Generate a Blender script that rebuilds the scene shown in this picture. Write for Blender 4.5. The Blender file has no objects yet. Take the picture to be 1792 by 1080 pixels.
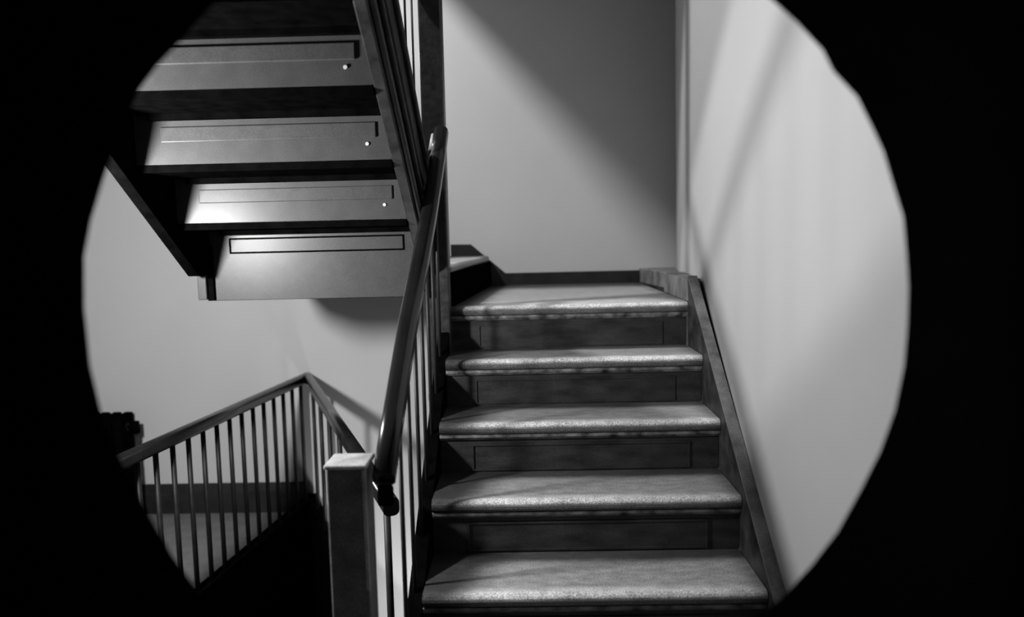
import bpy, bmesh, math, random
from mathutils import Vector, Matrix
random.seed(4)
SC = bpy.context.scene
COL = SC.collection
ZF = 1.633            # eye height above the floor; geometry below is written relative to eye level

# ------------------------------------------------------------------ camera, world, lights, exposure
cam_d = bpy.data.cameras.new('camera'); cam = bpy.data.objects.new('camera', cam_d); COL.objects.link(cam)
cam_d.sensor_width = 36.0; cam_d.lens = 1313.0/1792*36
R_ = Vector((0.99958404, 0.01766293, -0.02279862)); U_ = Vector((0.02105142, 0.09347584, 0.99539897)); W_ = Vector((-0.01971278, 0.99546486, -0.09306513))
m = Matrix((R_, U_, -W_)).transposed().to_4x4(); m.translation = Vector((0, 0, ZF)); cam.matrix_world = m
cam_d.clip_start = 0.02
cam_d.dof.use_dof = True; cam_d.dof.focus_distance = 2.6; cam_d.dof.aperture_fstop = 1.45
SC.camera = cam
w = bpy.data.worlds.new('world'); SC.world = w; w.use_nodes = True
w.node_tree.nodes['Background'].inputs[0].default_value = (0.6, 0.6, 0.6, 1); w.node_tree.nodes['Background'].inputs[1].default_value = 0.0
SC.view_settings.view_transform = 'Standard'; SC.view_settings.look = 'None'
SC.view_settings.exposure = 0.0; SC.view_settings.gamma = 1.0; SC.view_settings.use_curve_mapping = False

def lamp(name, loc, watts, radius):
    d = bpy.data.lights.new(name, 'POINT'); d.energy = watts; d.shadow_soft_size = radius; d.color = (1, 1, 1)
    o = bpy.data.objects.new(name, d); COL.objects.link(o); o.location = (loc[0], loc[1], loc[2]+ZF); return o
lamp('lower_hall_lamp', (-1.48, 1.83, 0.04), 180, 0.08)         # under the upper flight, left
lamp('upper_hall_lamp', (-2.70, 2.05, 3.97), 860, 0.14)        # high on the floor above
lamp('landing_fill_light', (-1.05, 4.42, 1.10), 22, 0.02)            # unseen, added by the back wall to brighten the right wall
lamp('stairwell_fill_light', (-0.62, 3.7, -2.3), 22, 0.10)           # unseen, added one storey down to brighten the wall below floor level

# ------------------------------------------------------------------ materials
def mat(name, col, rough=0.5, var=0.25, scale=30.0, spec=0.5, bump=0.0, stretch=(1, 1, 1), fine=0.0):
    M = bpy.data.materials.new(name); M.use_nodes = True
    nt = M.node_tree; N = nt.nodes; L = nt.links; b = N['Principled BSDF']
    tc = N.new('ShaderNodeTexCoord'); mp = N.new('ShaderNodeMapping'); mp.inputs['Scale'].default_value = stretch
    L.new(tc.outputs['Object'], mp.inputs[0])
    n = N.new('ShaderNodeTexNoise'); n.inputs['Scale'].default_value = scale; n.inputs['Detail'].default_value = 5
    L.new(mp.outputs[0], n.inputs['Vector'])
    r = N.new('ShaderNodeMapRange'); r.inputs[1].default_value = 0.3; r.inputs[2].default_value = 0.7
    r.inputs[3].default_value = 1-var; r.inputs[4].default_value = 1+var
    L.new(n.outputs['Fac'], r.inputs[0])
    fac = r.outputs[0]
    if fine:
        n2 = N.new('ShaderNodeTexNoise'); n2.inputs['Scale'].default_value = 260; n2.inputs['Detail'].default_value = 2
        L.new(tc.outputs['Object'], n2.inputs['Vector'])
        r2 = N.new('ShaderNodeMapRange'); r2.inputs[1].default_value = 0.3; r2.inputs[2].default_value = 0.7
        r2.inputs[3].default_value = 1-fine; r2.inputs[4].default_value = 1+fine
        L.new(n2.outputs['Fac'], r2.inputs[0])
        mu = N.new('ShaderNodeMath'); mu.operation = 'MULTIPLY'; L.new(fac, mu.inputs[0]); L.new(r2.outputs[0], mu.inputs[1]); fac = mu.outputs[0]
    sc = N.new('ShaderNodeVectorMath'); sc.operation = 'SCALE'; sc.inputs[0].default_value = (col, col, col)
    L.new(fac, sc.inputs['Scale']); L.new(sc.outputs[0], b.inputs['Base Color'])
    b.inputs['Roughness'].default_value = rough; b.inputs['Specular IOR Level'].default_value = spec
    if bump:
        bp = N.new('ShaderNodeBump'); bp.inputs['Strength'].default_value = bump; bp.inputs['Distance'].default_value = 0.01
        L.new(n.outputs['Fac'], bp.inputs['Height']); L.new(bp.outputs[0], b.inputs['Normal'])
    M['col'] = col
    return M

def worn_shaded_tread_mat(name, dark, light, rough):
    """worn stair covering: pale trodden middle and front edge, dark untrodden back and left margins; shade painted into the left margin and nosing front"""
    M = mat(name, 1.0, rough, 0.22, 22, 0.5, 0.0, (1, 2, 2), 0.55)
    nt = M.node_tree; N = nt.nodes; L = nt.links; b = N['Principled BSDF']
    src = b.inputs['Base Color'].links[0].from_socket
    tc = N.new('ShaderNodeTexCoord'); sx = N.new('ShaderNodeSeparateXYZ'); L.new(tc.outputs['Generated'], sx.inputs[0])
    nz = N.new('ShaderNodeTexNoise'); nz.inputs['Scale'].default_value = 5; nz.inputs['Detail'].default_value = 4; L.new(tc.outputs['Object'], nz.inputs['Vector'])
    def ramp(sock, a, c, lo, hi, wob):
        add = N.new('ShaderNodeMath'); add.operation = 'MULTIPLY_ADD'; L.new(nz.outputs['Fac'], add.inputs[0]); add.inputs[1].default_value = wob; L.new(sock, add.inputs[2])
        r = N.new('ShaderNodeMapRange'); r.interpolation_type = 'SMOOTHSTEP'
        r.inputs[1].default_value = a+wob*.5; r.inputs[2].default_value = c+wob*.5; r.inputs[3].default_value = lo; r.inputs[4].default_value = hi
        L.new(add.outputs[0], r.inputs[0]); return r.outputs[0]
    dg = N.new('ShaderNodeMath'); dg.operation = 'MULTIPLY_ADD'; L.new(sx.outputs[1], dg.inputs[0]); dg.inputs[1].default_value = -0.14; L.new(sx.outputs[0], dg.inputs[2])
    k1 = ramp(dg.outputs[0], 0.03, 0.2, 0.05, 1, .14)  # dark untrodden left margin, deepened with painted shade of the balustrade
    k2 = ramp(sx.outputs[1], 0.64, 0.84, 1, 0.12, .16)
    k5 = ramp(sx.outputs[2], 0.50, 0.85, 0.16, 1, .25)     # shade painted on the underside and front of the rounded nosing
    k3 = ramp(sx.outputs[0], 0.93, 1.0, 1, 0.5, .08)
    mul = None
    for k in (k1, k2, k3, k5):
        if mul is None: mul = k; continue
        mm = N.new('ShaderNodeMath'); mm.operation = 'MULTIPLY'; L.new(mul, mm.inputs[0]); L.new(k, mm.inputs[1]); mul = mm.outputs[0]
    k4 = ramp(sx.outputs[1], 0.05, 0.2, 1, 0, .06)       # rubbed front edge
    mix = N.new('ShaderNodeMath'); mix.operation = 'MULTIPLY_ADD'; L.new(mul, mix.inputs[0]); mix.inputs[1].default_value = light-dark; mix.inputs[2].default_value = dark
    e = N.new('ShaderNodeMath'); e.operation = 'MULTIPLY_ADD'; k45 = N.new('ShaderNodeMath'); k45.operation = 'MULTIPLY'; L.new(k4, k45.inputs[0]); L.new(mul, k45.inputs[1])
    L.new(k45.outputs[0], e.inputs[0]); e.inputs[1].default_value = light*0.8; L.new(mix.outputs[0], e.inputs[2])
    sc = N.new('ShaderNodeVectorMath'); sc.operation = 'SCALE'; L.new(src, sc.inputs[0]); L.new(e.outputs[0], sc.inputs['Scale'])
    L.new(sc.outputs[0], b.inputs['Base Color'])
    return M

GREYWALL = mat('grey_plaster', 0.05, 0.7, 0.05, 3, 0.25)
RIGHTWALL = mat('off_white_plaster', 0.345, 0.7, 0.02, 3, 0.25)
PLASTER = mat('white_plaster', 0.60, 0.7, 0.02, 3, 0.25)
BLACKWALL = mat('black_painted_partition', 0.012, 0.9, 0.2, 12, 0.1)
DARKWOOD = mat('dark_stained_wood', 0.020, 0.38, 0.5, 14, 0.5, 0.1, (3, 3, 3), 0.3)
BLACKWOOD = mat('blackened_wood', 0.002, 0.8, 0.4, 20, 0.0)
STRINGER = mat('scuffed_dark_stringer', 0.018, 0.45, 0.7, 16, 0.3, 0.1, (1, 1, 1), 0.3)
RISER = mat('scuffed_dark_riser', 0.022, 0.5, 0.6, 9, 0.4, 0.1, (1, 1, 3), 0.4)
MOULD = mat('chipped_moulding', 0.13, 0.45, 0.95, 26, 0.5, 0.2, (1, 1, 1), 0.3)
TREAD = worn_shaded_tread_mat('worn_shaded_tread', 0.025, 0.35, 0.32)
GREYPAINT = mat('glossy_grey_paint', 0.050, 0.36, 0.10, 18, 0.2, 0.02, (1, 1, 1), 0.15)
PALEWOOD = mat('pale_trim', 0.42, 0.5, 0.2, 12)
NEWEL = mat('grey_brown_newel', 0.11, 0.5, 0.3, 22, 0.4, 0.05, (1, 1, 1), 0.5)
CAPMAT = mat('rubbed_newel_cap', 0.36, 0.45, 0.35, 18, 0.5, 0.05, (1, 1, 1), 0.3)
RAIL = mat('polished_dark_rail', 0.010, 0.22, 0.3, 10, 0.5)
METAL = mat('dark_iron', 0.014, 0.5, 0.3, 30, 0.3)
FLOORM = mat('grey_lino', 0.17, 0.5, 0.15, 14, 0.4, 0.0, (1, 1, 1), 0.3)
SKIRT = mat('dark_skirting', 0.016, 0.45, 0.45, 12, 0.5, 0.05, (1, 1, 1), 0.3)
LEDGE = mat('scuffed_ledge', 0.13, 0.45, 0.5, 14, 0.5, 0.05, (1, 1, 1), 0.3)
SCREW = mat('bright_screw', 0.6, 0.3, 0.1, 30)

# ------------------------------------------------------------------ mesh helpers (coordinates relative to eye level)
class MB:
    def __init__(s): s.v = []; s.f = []
    def add(s, vs, fs):
        n = len(s.v); s.v += [tuple(v) for v in vs]; s.f += [tuple(i+n for i in f) for f in fs]; return s
    def box(s, x0, x1, y0, y1, z0, z1):
        return s.add([(x, y, z) for x in (x0, x1) for y in (y0, y1) for z in (z0, z1)],
                     [(0, 1, 3, 2), (4, 6, 7, 5), (0, 4, 5, 1), (2, 3, 7, 6), (0, 2, 6, 4), (1, 5, 7, 3)])
    def prism(s, prof, a, b, axis='x'):
        """closed profile swept between a and b; prof is (y,z) for axis x, (x,z) for axis y, (x,y) for axis z"""
        def P(p, t): return {'x': (t, p[0], p[1]), 'y': (p[0], t, p[1]), 'z': (p[0], p[1], t)}[axis]
        n = len(prof)
        return s.add([P(p, a) for p in prof]+[P(p, b) for p in prof],
                     [tuple(range(n))[::-1], tuple(range(n, 2*n))]+[(i, (i+1) % n, n+(i+1) % n, n+i) for i in range(n)])
    def rod(s, p0, p1, r, n=8):
        p0 = Vector(p0); p1 = Vector(p1); d = (p1-p0).normalized(); a = d.orthogonal().normalized(); b = d.cross(a)
        ring = lambda c: [c+a*r*math.cos(2*math.pi*i/n)+b*r*math.sin(2*math.pi*i/n) for i in range(n)]
        return s.add(ring(p0)+ring(p1), [tuple(range(n)), tuple(range(n, 2*n))]+[(i, (i+1) % n, n+(i+1) % n, n+i) for i in range(n)])
    def sweep(s, path, prof):
        """profile (side, up) swept along a path of points, upright"""
        path = [Vector(p) for p in path]; n = len(prof); rings = []
        for i, p in enumerate(path):
            t = (path[min(i+1, len(path)-1)]-path[max(i-1, 0)]).normalized()
            side = t.cross(Vector((0, 0, 1))).normalized(); up = side.cross(t)
            rings.append([p+side*a+up*b for a, b in prof])
        vs = [v for r in rings for v in r]; fs = [tuple(range(n)), tuple(range((len(path)-1)*n, len(path)*n))]
        for k in range(len(path)-1):
            fs += [(k*n+i, k*n+(i+1) % n, (k+1)*n+(i+1) % n, (k+1)*n+i) for i in range(n)]
        return s.add(vs, fs)

def loc_of(o):
    l = o.location.copy()
    while o.parent: o = o.parent; l += o.location
    return l
def obj(name, mb, material, parent=None, at=None, bev=0.0, smooth=False, seg=2):
    """one mesh object; at = its origin (defaults to the parent's origin)"""
    me = bpy.data.meshes.new(name)
    org = Vector((at[0], at[1], at[2]+ZF)) if at is not None else (loc_of(parent) if parent else Vector((0, 0, 0)))
    me.from_pydata([(v[0]-org.x, v[1]-org.y, v[2]+ZF-org.z) for v in mb.v], [], mb.f)
    bm = bmesh.new(); bm.from_mesh(me); bmesh.ops.recalc_face_normals(bm, faces=bm.faces)
    if bev: bmesh.ops.bevel(bm, geom=list(bm.edges), offset=bev, segments=seg, profile=0.5, affect='EDGES', clamp_overlap=True)
    if smooth:
        for f in bm.faces: f.smooth = len(f.verts) == 4
    bm.to_mesh(me); bm.free()
    o = bpy.data.objects.new(name, me); COL.objects.link(o); me.materials.append(material)
    if parent: o.parent = parent; o.location = org-loc_of(parent)
    else: o.location = org
    return o
def again(src, parent, at):
    o = src.copy(); COL.objects.link(o); o.parent = parent
    o.location = Vector((at[0], at[1], at[2]+ZF))-loc_of(parent); return o
def thing(name, label, cat, at, group=None):
    o = bpy.data.objects.new(name, None); COL.objects.link(o); o.location = (at[0], at[1], at[2]+ZF); o.empty_display_size = 0.1
    o['label'] = label; o['category'] = cat
    if group: o['group'] = group
    return o
def struct(name, mb, material, label=None, parent=None, bev=0.0):
    o = obj(name, mb, material, parent, bev=bev)
    o['kind'] = 'structure'
    if label: o['label'] = label; o['category'] = name.split('_')[0]
    return o

def rounded(w, h, r=0.35, n=4):
    """rounded rectangular profile"""
    r *= min(w, h); pts = []
    for cx, cy, a0 in ((w/2-r, h/2-r, 0), (-w/2+r, h/2-r, 90), (-w/2+r, -h/2+r, 180), (w/2-r, -h/2+r, 270)):
        for k in range(n+1):
            a = math.radians(a0+90*k/n); pts.append((cx+r*math.cos(a), cy+r*math.sin(a)))
    return pts

FLOOR = -1.633; YB = 4.45; TOP = 4.3; DEEP = -3.6
G, RS = 0.26, 0.182

# ------------------------------------------------------------------ the room shell
struct('wall_back', MB().box(-3.4, 1.1, YB, YB+0.2, DEEP, TOP), PLASTER, 'white plastered wall behind the landing and the flights', None)
rwx = lambda y: 0.70+0.185*(max(0, y-2.0)/2.45)**2.5
wr = struct('wall_right', MB().prism([(0.70, -1.2)]+[(rwx(2.0+2.47*i/16), 2.0+2.47*i/16) for i in range(17)]+[(1.1, YB+0.02), (1.1, -1.2)], DEEP, TOP, 'z'), RIGHTWALL, 'bright white plastered wall to the right of the stairs')
struct('wall_left', MB().box(-3.5, -3.3, -1.2, YB+0.2, DEEP, TOP), GREYWALL, 'grey plastered wall at the far left of the stairwell')
struct('ceiling', MB().box(-3.5, 1.1, -1.2, YB+0.2, TOP, TOP+0.15), GREYWALL, 'grey ceiling high above the stairwell')

for f_ in wr.data.polygons: f_.use_smooth = len(f_.vertices) == 4 and f_.normal.x < -0.5

# left guard runs (-1.60,2.2)->(-1.332,4.45); right guard runs (-1.332,4.45)->(-0.42,2.20)
LG0, APEX, RG1 = (-1.606, 2.2), (-1.332, YB-0.01), (-0.425, 2.21)
fl = MB()
fl.prism([(-3.35, -1.2), (0.72, -1.2), (0.72, 1.95), (-0.40, 1.95), (-0.40, 2.0), (-1.63, 2.0), (LG0[0]-0.03, LG0[1]), (APEX[0]-0.03, YB), (-3.35, YB)], FLOOR-0.2, FLOOR, 'z')
struct('floor', fl, FLOORM, 'grey floor of the landing around the stairwell opening')
struct('floor_lower', MB().box(-3.4, 1.0, 1.0, YB, DEEP-0.1, DEEP), FLOORM, 'grey floor one storey down inside the stairwell opening')

# dark partition with the round ragged opening the stairs are seen through
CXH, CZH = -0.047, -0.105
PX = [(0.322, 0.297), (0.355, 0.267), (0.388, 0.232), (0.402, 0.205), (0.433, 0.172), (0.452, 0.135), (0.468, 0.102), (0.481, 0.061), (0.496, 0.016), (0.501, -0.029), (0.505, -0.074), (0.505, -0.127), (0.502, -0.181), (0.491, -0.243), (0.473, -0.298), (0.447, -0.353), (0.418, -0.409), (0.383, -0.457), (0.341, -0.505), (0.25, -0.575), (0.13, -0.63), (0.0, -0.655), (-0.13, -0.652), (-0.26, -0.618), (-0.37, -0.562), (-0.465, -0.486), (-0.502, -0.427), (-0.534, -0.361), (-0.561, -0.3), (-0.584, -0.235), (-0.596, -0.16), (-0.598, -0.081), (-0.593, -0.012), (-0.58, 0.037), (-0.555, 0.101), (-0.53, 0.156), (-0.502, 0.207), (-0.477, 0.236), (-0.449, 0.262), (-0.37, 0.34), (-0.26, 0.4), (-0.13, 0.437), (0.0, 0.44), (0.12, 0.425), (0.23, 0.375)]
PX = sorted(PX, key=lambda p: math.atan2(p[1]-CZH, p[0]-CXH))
pw = MB(); n = len(PX); Y0, Y1 = 1.0, 1.12
def outer(p):
    dx, dz = p[0]-CXH, p[1]-CZH; k = 1e9
    if dx > 0: k = min(k, (0.72-CXH)/dx)
    if dx < 0: k = min(k, (-3.32-CXH)/dx)
    if dz > 0: k = min(k, (TOP-CZH)/dz)
    if dz < 0: k = min(k, (FLOOR-CZH)/dz)
    return (CXH+dx*k, CZH+dz*k)
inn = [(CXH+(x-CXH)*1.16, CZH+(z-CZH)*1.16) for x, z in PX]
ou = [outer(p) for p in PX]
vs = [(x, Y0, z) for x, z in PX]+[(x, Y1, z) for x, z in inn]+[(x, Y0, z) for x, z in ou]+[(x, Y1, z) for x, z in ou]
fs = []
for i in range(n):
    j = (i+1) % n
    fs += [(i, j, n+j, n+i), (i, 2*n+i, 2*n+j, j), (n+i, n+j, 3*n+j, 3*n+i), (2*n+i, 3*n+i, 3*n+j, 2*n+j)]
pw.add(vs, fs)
for cx, cz in ((0.72, TOP), (-3.32, TOP), (-3.32, FLOOR), (0.72, FLOOR)):     # close the four corners
    ang = math.atan2(cz-CZH, cx-CXH); best = None
    for i in range(n):
        j = (i+1) % n; a = math.atan2(ou[i][1]-CZH, ou[i][0]-CXH); b = math.atan2(ou[j][1]-CZH, ou[j][0]-CXH)
        if a <= ang <= b: best = (i, j)
    if best:
        i, j = best
        pw.add([(ou[i][0], Y0, ou[i][1]), (ou[j][0], Y0, ou[j][1]), (cx, Y0, cz), (ou[i][0], Y1, ou[i][1]), (ou[j][0], Y1, ou[j][1]), (cx, Y1, cz)],
               [(0, 1, 2), (3, 4, 5), (1, 2, 5, 4), (0, 2, 5, 3)])
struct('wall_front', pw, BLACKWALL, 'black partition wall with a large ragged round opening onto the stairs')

# skirting on the left floor
bb = MB().prism([(YB, FLOOR), (YB, -1.452), (YB-0.012, -1.452), (YB-0.018, -1.50), (YB-0.03, -1.51), (YB-0.03, FLOOR)], -3.3, APEX[0]-0.03)
struct('baseboard_back', bb, SKIRT, 'dark moulded baseboard along the white back wall on the left')

# ------------------------------------------------------------------ right flight of stairs (goes up and away)
XL, XR = -0.314, 0.66
def ny(k): return 2.033+G*k
def nz(k): return -1.003+RS*k
def tread_prof(y0, y1, zt, th=0.042):
    r = th/2; pts = []
    for i in range(9):
        a = math.radians(90+180*i/8); pts.append((y0+r+r*math.cos(a), zt-r+r*math.sin(a)))
    return pts+[(y1, zt-th), (y1, zt)]
st = thing('staircase', 'straight dark staircase with worn treads rising away beside the right wall', 'stairs', (0.17, 1.4, FLOOR))
tr = rs = cv = pf = None
def frame_bars(x0, x1, y, z0, z1, t, d):
    """four thin strips around a rectangle on a face at y"""
    b = MB(); b.box(x0, x1, y-d, y, z1-t, z1); b.box(x0, x1, y-d, y, z0, z0+t); b.box(x0, x0+t, y-d, y, z0+t, z1-t); b.box(x1-t, x1, y-d, y, z0+t, z1-t); return b
for k in range(-3, 4):
    y, z = ny(k), nz(k)
    if tr is None or k == -2:
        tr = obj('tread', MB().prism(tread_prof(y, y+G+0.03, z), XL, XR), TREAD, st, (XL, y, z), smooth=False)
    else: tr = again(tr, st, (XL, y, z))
    zb = max(FLOOR, nz(k-1))
    if k == -3:
        obj('riser', MB().box(XL, XR, y+0.03, y+0.05, FLOOR, z-0.042), RISER, st)
    else:
        if rs is None: rs = obj('riser', MB().box(XL, XR, y+0.03, y+0.05, zb, z-0.042), RISER, st, (XL, y, z))
        else: rs = again(rs, st, (XL, y, z))
        c = obj('cove_moulding', MB().prism([(y+0.03, z-0.042), (y+0.010, z-0.042), (y+0.012, z-0.052), (y+0.022, z-0.062), (y+0.03, z-0.064)], XL, XR), MOULD, rs)
        p = obj('riser_panel', frame_bars(XL+0.11, XR-0.10, y+0.030, z-0.175, z-0.080, 0.006, 0.004), RISER, rs)
# wall string with its top ledge, and the outer string the balusters stand on
ws = [(1.30, FLOOR), (1.30, -1.60), (2.005, -1.005), (3.085, -0.170), (3.085, -0.5)]
ws = [(1.25, FLOOR), (1.25, -1.585), (2.005, -1.000), (3.085, -0.178), (3.085, -0.62), (1.95, FLOOR)]
wsb = obj('wall_stringer', MB().prism(ws, 0.662, 0.7), STRINGER, st, bev=0.004)
obj('stringer_ledge', MB().prism([(1.25, -1.585), (2.005, -1.0), (3.085, -0.178), (3.085, -0.169), (2.005, -0.991), (1.25, -1.576)], 0.662, 0.7), LEDGE, wsb)
os_ = [(1.88, FLOOR), (1.88, nz(0)+0.7*(1.88-ny(0))-0.06), (3.02, nz(0)+0.7*(3.02-ny(0))-0.06), (3.02, -0.62), (1.95, -1.40), (1.95, FLOOR)]
obj('outer_stringer', MB().prism(os_, -0.362, -0.316), BLACKWOOD, st, bev=0.004)

# ------------------------------------------------------------------ corner landing at the top of the right flight
ZL = nz(4)
ld = thing('stair_landing', 'small square corner landing with bright worn floor at the top of the right flight', 'landing', (0.2, 3.7, ZL-0.2))
y4 = ny(4)
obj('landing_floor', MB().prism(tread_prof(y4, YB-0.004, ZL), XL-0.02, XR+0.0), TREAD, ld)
obj('riser', MB().box(XL, XR, y4+0.03, y4+0.05, nz(3), ZL-0.042), RISER, ld)
obj('cove_moulding', MB().prism([(y4+0.03, ZL-0.042), (y4+0.010, ZL-0.042), (y4+0.012, ZL-0.052), (y4+0.022, ZL-0.062), (y4+0.03, ZL-0.064)], XL, XR), MOULD, ld)
obj('riser_panel', frame_bars(XL+0.11, XR-0.10, y4+0.030, ZL-0.175, ZL-0.080, 0.006, 0.004), RISER, ld)
obj('landing_joist', MB().box(XL-0.02, XR, y4+0.05, YB, ZL-0.2, ZL-0.042), BLACKWOOD, ld)
# boxed ledge along the right wall and the corner block
obj('skirting_ledge', MB().prism([(0.662, 3.085), (0.662, 3.62), (0.735, 3.70), (rwx(3.70)-.002, 3.70), (rwx(3.4)-.002, 3.4), (0.715, 3.085)], ZL, -0.182, 'z'), LEDGE, ld, bev=0.004)
obj('corner_block', MB().prism([(0.735, 3.72), (0.668, YB-0.03), (0.668, YB-.001), (rwx(YB)-.004, YB-.001), (rwx(4.1)-.004, 4.1), (rwx(3.72)-.002, 3.72)], ZL, -0.192, 'z'), LEDGE, ld, bev=0.004)
# skirting along the back wall, level and then rising to the next landing
sk = [(-0.44, -0.20), (-0.44, -0.028), (-0.322, -0.030), (-0.121, -0.204), (-0.121, ZL), (-0.35, ZL)]
obj('back_skirting', MB().prism(sk, YB-0.028, YB, 'y').box(-0.121, 0.668, YB-0.028, YB, ZL, -0.204), SKIRT, ld)

# one step to the left onto the half landing of the upper flight
ZH = -0.098
hl = thing('half_landing', 'half landing one step up to the left with grey painted fascia under it', 'landing', (-0.8, 3.7, ZH-0.13))
obj('step_riser', MB().prism([(-0.300, 3.10), (-0.205, YB-0.03), (-0.235, YB-0.03), (-0.33, 3.10)], ZL, ZH-0.038, 'z'), BLACKWOOD, hl)
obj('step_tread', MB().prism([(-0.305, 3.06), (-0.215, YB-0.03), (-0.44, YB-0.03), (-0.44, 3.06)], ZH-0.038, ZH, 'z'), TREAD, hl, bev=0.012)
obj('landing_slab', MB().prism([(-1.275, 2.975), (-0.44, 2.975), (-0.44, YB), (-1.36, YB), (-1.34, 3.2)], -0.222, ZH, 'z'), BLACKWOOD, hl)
fs_ = obj('fascia', MB().box(-1.252, -0.425, 2.955, 2.975, -0.219, 0.056), GREYPAINT, hl)
obj('panel_groove', frame_bars(-1.170, -0.476, 2.955, -0.036, 0.026, 0.007, 0.002), BLACKWOOD, fs_)

# ------------------------------------------------------------------ upper flight (comes back toward the viewer), seen from beneath
us = thing('upper_staircase', 'upper flight seen from beneath with glossy grey riser backs and black tread undersides', 'stairs', (-0.83, 2.2, ZH))
def uy(k): return 2.955-G*k
def uz(k): return -0.102+RS*k
ur = ut = None
for k in range(0, 6):
    y, z = uy(k), uz(k)
    if k > 0:
        if ur is None: ur = obj('riser', MB().box(-1.252, -0.424, y, y+0.02, z, z+0.157), GREYPAINT, us, (-1.252, y, z))
        else: ur = again(ur, us, (-1.252, y, z))
        obj('panel', MB().box(-1.165, -0.470, y-0.006, y, z+0.070, z+0.118), GREYPAINT, ur, bev=0.004)
        obj('screw', MB().rod((-0.50, y-0.004, z+0.050), (-0.50, y, z+0.050), 0.006), SCREW, ur)
    tp = [(y-G+0.001, z+0.157), (y-G+0.001, z+0.181), (y+0.05, z+0.181), (y+0.05, z+0.157)]
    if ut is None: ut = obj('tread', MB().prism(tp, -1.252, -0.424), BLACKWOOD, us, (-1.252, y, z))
    else: ut = again(ut, us, (-1.252, y, z))
    obj('cleat', MB().box(-1.20, -0.43, y-0.026, y-0.001, z+0.138, z+0.157), BLACKWOOD, ut)
def lowl(y): return 0.266-0.705*(y-2.302)
obj('left_stringer', MB().prism([(2.845, lowl(2.845)), (1.40, lowl(1.40)), (1.40, lowl(1.40)+0.36), (2.955, lowl(2.955)+0.36), (2.955, lowl(2.845))], -1.292, -1.250), BLACKWOOD, us, bev=0.003)
obj('stringer_foot', MB().box(-1.294, -1.259, 2.925, 2.955, -0.214, -0.112), GREYPAINT, us, bev=0.003)
obj('stringer_end', MB().box(-1.258, -1.236, 2.940, 2.954, -0.216, 0.0), BLACKWOOD, us)
def lowr(y): return -0.108+0.7*(2.955-y)
rst = obj('right_stringer', MB().prism([(3.02, lowr(3.02)), (1.40, lowr(1.40)), (1.40, lowr(1.40)+0.42), (3.02, lowr(3.02)+0.42)], -0.422, -0.385), STRINGER, us, bev=0.004)
for off, h in ((0.015, 0.028), (0.135, 0.022), (0.20, 0.016), (0.385, 0.03)):
    obj('string_moulding', MB().prism([(3.02, lowr(3.02)+off), (1.40, lowr(1.40)+off), (1.40, lowr(1.40)+off+h), (3.02, lowr(3.02)+off+h)], -0.386, -0.368), STRINGER, rst, bev=0.006)
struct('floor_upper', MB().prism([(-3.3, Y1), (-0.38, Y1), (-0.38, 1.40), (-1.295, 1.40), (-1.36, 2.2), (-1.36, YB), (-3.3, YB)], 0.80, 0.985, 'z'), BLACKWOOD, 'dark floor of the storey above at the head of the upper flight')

# upper balustrade
ub = thing('stair_railing', 'thin iron balusters and rail of the upper flight beside the tall newel', 'railing', (-0.40, 2.2, 0.6), 'stair railings')
hb = None
rail_h = lambda y: lowr(y)+0.42
y = 2.87
bal = obj('baluster', MB().rod((-0.404, y, rail_h(y)), (-0.404, y, rail_h(y)+0.67), 0.0042), METAL, ub, (-0.404, y, rail_h(y)), smooth=True)
for i in range(1, 9):
    y = 2.87-0.17*i; again(bal, ub, (-0.404, y, rail_h(y)))
obj('handrail', MB().sweep([(-0.404, 3.0, rail_h(3.0)+0.70), (-0.404, 1.42, rail_h(1.42)+0.70)], rounded(0.06, 0.07)), RAIL, ub, smooth=True)
tn = thing('newel_post', 'tall square dark newel post rising beside the top of the lower handrail', 'post', (-0.355, 3.06, -0.62))
obj('shaft', MB().box(-0.402, -0.312, 3.02, 3.10, -0.62, 2.30), DARKWOOD, tn, bev=0.006)
obj('drop_cap', MB().box(-0.41, -0.304, 3.012, 3.108, -0.66, -0.62), DARKWOOD, tn, bev=0.008)

# upper landing one storey up: its left edge cuts the light of the upper hall lamp
uh = thing('landing_above', 'black half landing of the next storey overhead against the back wall', 'landing', (-0.3, 3.7, 2.36))
obj('slab', MB().box(-1.235, 0.70, 2.955, YB, 2.30, 2.52), BLACKWOOD, uh)

# ------------------------------------------------------------------ balustrade of the right flight
rb = thing('stair_railing', 'dark handrail and close balusters up the left side of the right flight', 'railing', (-0.35, 1.83, FLOOR), 'stair railings')
path = [(-0.362, 1.80, -0.585), (-0.358, 1.95, -0.455), (-0.352, 2.20, -0.245), (-0.345, 2.45, -0.07), (-0.340, 2.65, 0.075), (-0.335, 2.80, 0.20), (-0.328, 2.92, 0.325), (-0.322, 2.995, 0.425)]
hr = obj('handrail', MB().sweep(path, rounded(0.056, 0.058)), RAIL, rb, smooth=True)
obj('rail_end', MB().box(-0.380, -0.340, 1.795, 1.815, -0.655, -0.60), BLACKWOOD, hr, bev=0.008)
obj('rail_cap', MB().sweep([(-0.345, 2.93, 0.335), (-0.338, 2.985, 0.405)], rounded(0.045, 0.035)), PALEWOOD, hr, smooth=True)
def railz(y):
    for a, b in zip(path, path[1:]):
        if a[1] <= y <= b[1]: return a[2]+(b[2]-a[2])*(y-a[1])/(b[1]-a[1])
    return path[-1][2]
for i in range(7):
    y = 1.935+0.162*i; z0 = nz(0)+0.7*(y-ny(0))-0.07
    obj('baluster', MB().rod((-0.343, y, z0), (-0.343, y, railz(y)-0.02), 0.0065), METAL, rb, (-0.343, y, z0), smooth=True)
nw = obj('newel_post', MB().box(-0.500, -0.404, 1.78, 1.875, FLOOR, -0.553), NEWEL, rb, bev=0.004)
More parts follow.
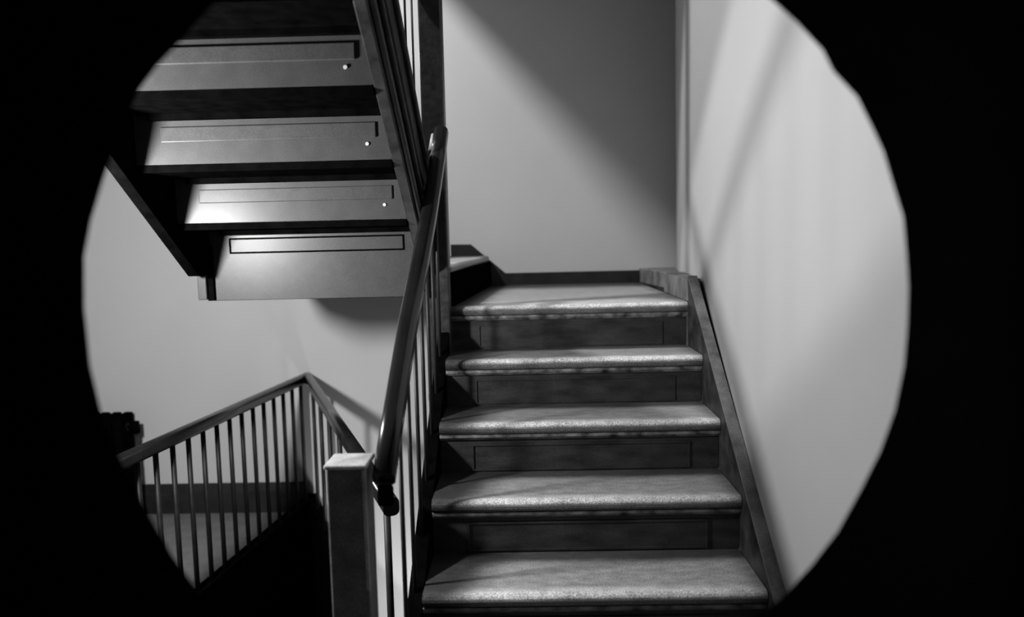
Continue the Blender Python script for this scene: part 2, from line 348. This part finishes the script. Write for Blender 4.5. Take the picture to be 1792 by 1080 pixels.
obj('cap', MB().box(-0.504, -0.398, 1.775, 1.882, -0.553, -0.541), CAPMAT, nw, bev=0.004)
obj('worn_edge', MB().prism([(-0.411, 1.7790), (-0.4030, 1.7790), (-0.4030, 1.786), (-0.411, 1.7810)], -0.86, -0.556, 'z'), CAPMAT, nw)

# ------------------------------------------------------------------ guard railings around the stairwell opening
def guard(label, a, b, count, t0, t1, zr, panel):
    t = thing('guard_railing', label, 'railing', (a[0], a[1], FLOOR), 'guard railings around the stairwell')
    A, B = Vector((*a, 0)), Vector((*b, 0)); d = (B-A).normalized(); nrm = Vector((-d.y, d.x, 0))
    ZC = -1.525
    q = lambda u, s: (A+(B-A)*u+nrm*s)
    cb = [q(0, -0.028), q(1, -0.028), q(1, 0.028), q(0, 0.028)]
    obj('curb', MB().prism([(p.x, p.y) for p in cb], FLOOR-panel, ZC, 'z'), BLACKWOOD if panel > 0.5 else SKIRT, t)
    obj('handrail', MB().sweep([(A.x, A.y, zr), (B.x, B.y, zr)], rounded(0.05, 0.058)), RAIL, t, smooth=True)
    src = None
    for i in range(count):
        u = t0+(t1-t0)*i/(count-1); p = A+(B-A)*u
        if src is None: src = obj('baluster', MB().rod((p.x, p.y, ZC), (p.x, p.y, zr-0.02), 0.0115), METAL, t, (p.x, p.y, ZC), smooth=True)
        else: again(src, t, (p.x, p.y, ZC))
    return t
g1 = guard('level guard rail with thin balusters running back along the left floor edge', LG0, APEX, 19, 0.02, 0.955, -0.805, 1.9)
g2 = guard('short guard rail slanting from the back wall down behind the square newel post', RG1, APEX, 7, 0.03, 0.88, -0.805, 1.2)
obj('end_post', MB().box(LG0[0]-0.04, LG0[0]+0.04, LG0[1]-0.06, LG0[1]+0.02, FLOOR, -0.76), DARKWOOD, g1, bev=0.005)

# ------------------------------------------------------------------ radiator in the dark at the far left
ra = thing('radiator', 'dark ribbed column radiator against the white wall at far left', 'radiator', (-2.6, 4.33, FLOOR))
src = None
for i in range(7):
    x = -2.84+0.068*i
    if src is None: src = obj('section', MB().box(x, x+0.05, 4.25, 4.40, FLOOR+0.06, -0.985), BLACKWOOD, ra, (x, 4.25, FLOOR), bev=0.007)
    else: again(src, ra, (x, 4.25, FLOOR))
obj('manifold', MB().rod((-2.84, 4.325, -1.06), (-2.38, 4.325, -1.06), 0.022), METAL, ra)
obj('manifold', MB().rod((-2.84, 4.325, FLOOR+0.13), (-2.38, 4.325, FLOOR+0.13), 0.022), METAL, ra)
obj('foot', MB().box(-2.84, -2.80, 4.26, 4.39, FLOOR, FLOOR+0.08), METAL, ra, bev=0.006)
obj('foot', MB().box(-2.42, -2.38, 4.26, 4.39, FLOOR, FLOOR+0.08), METAL, ra, bev=0.006)
vl = obj('valve', MB().rod((-2.38, 4.325, -1.06), (-2.33, 4.325, -1.06), 0.016), BLACKWOOD, ra)
obj('valve_knob', MB().rod((-2.335, 4.325, -1.10), (-2.335, 4.325, -1.03), 0.024, 10), BLACKWOOD, vl, smooth=True)
obj('supply_pipe', MB().rod((-2.335, 4.325, FLOOR), (-2.335, 4.325, -1.08), 0.012), METAL, ra, smooth=True)
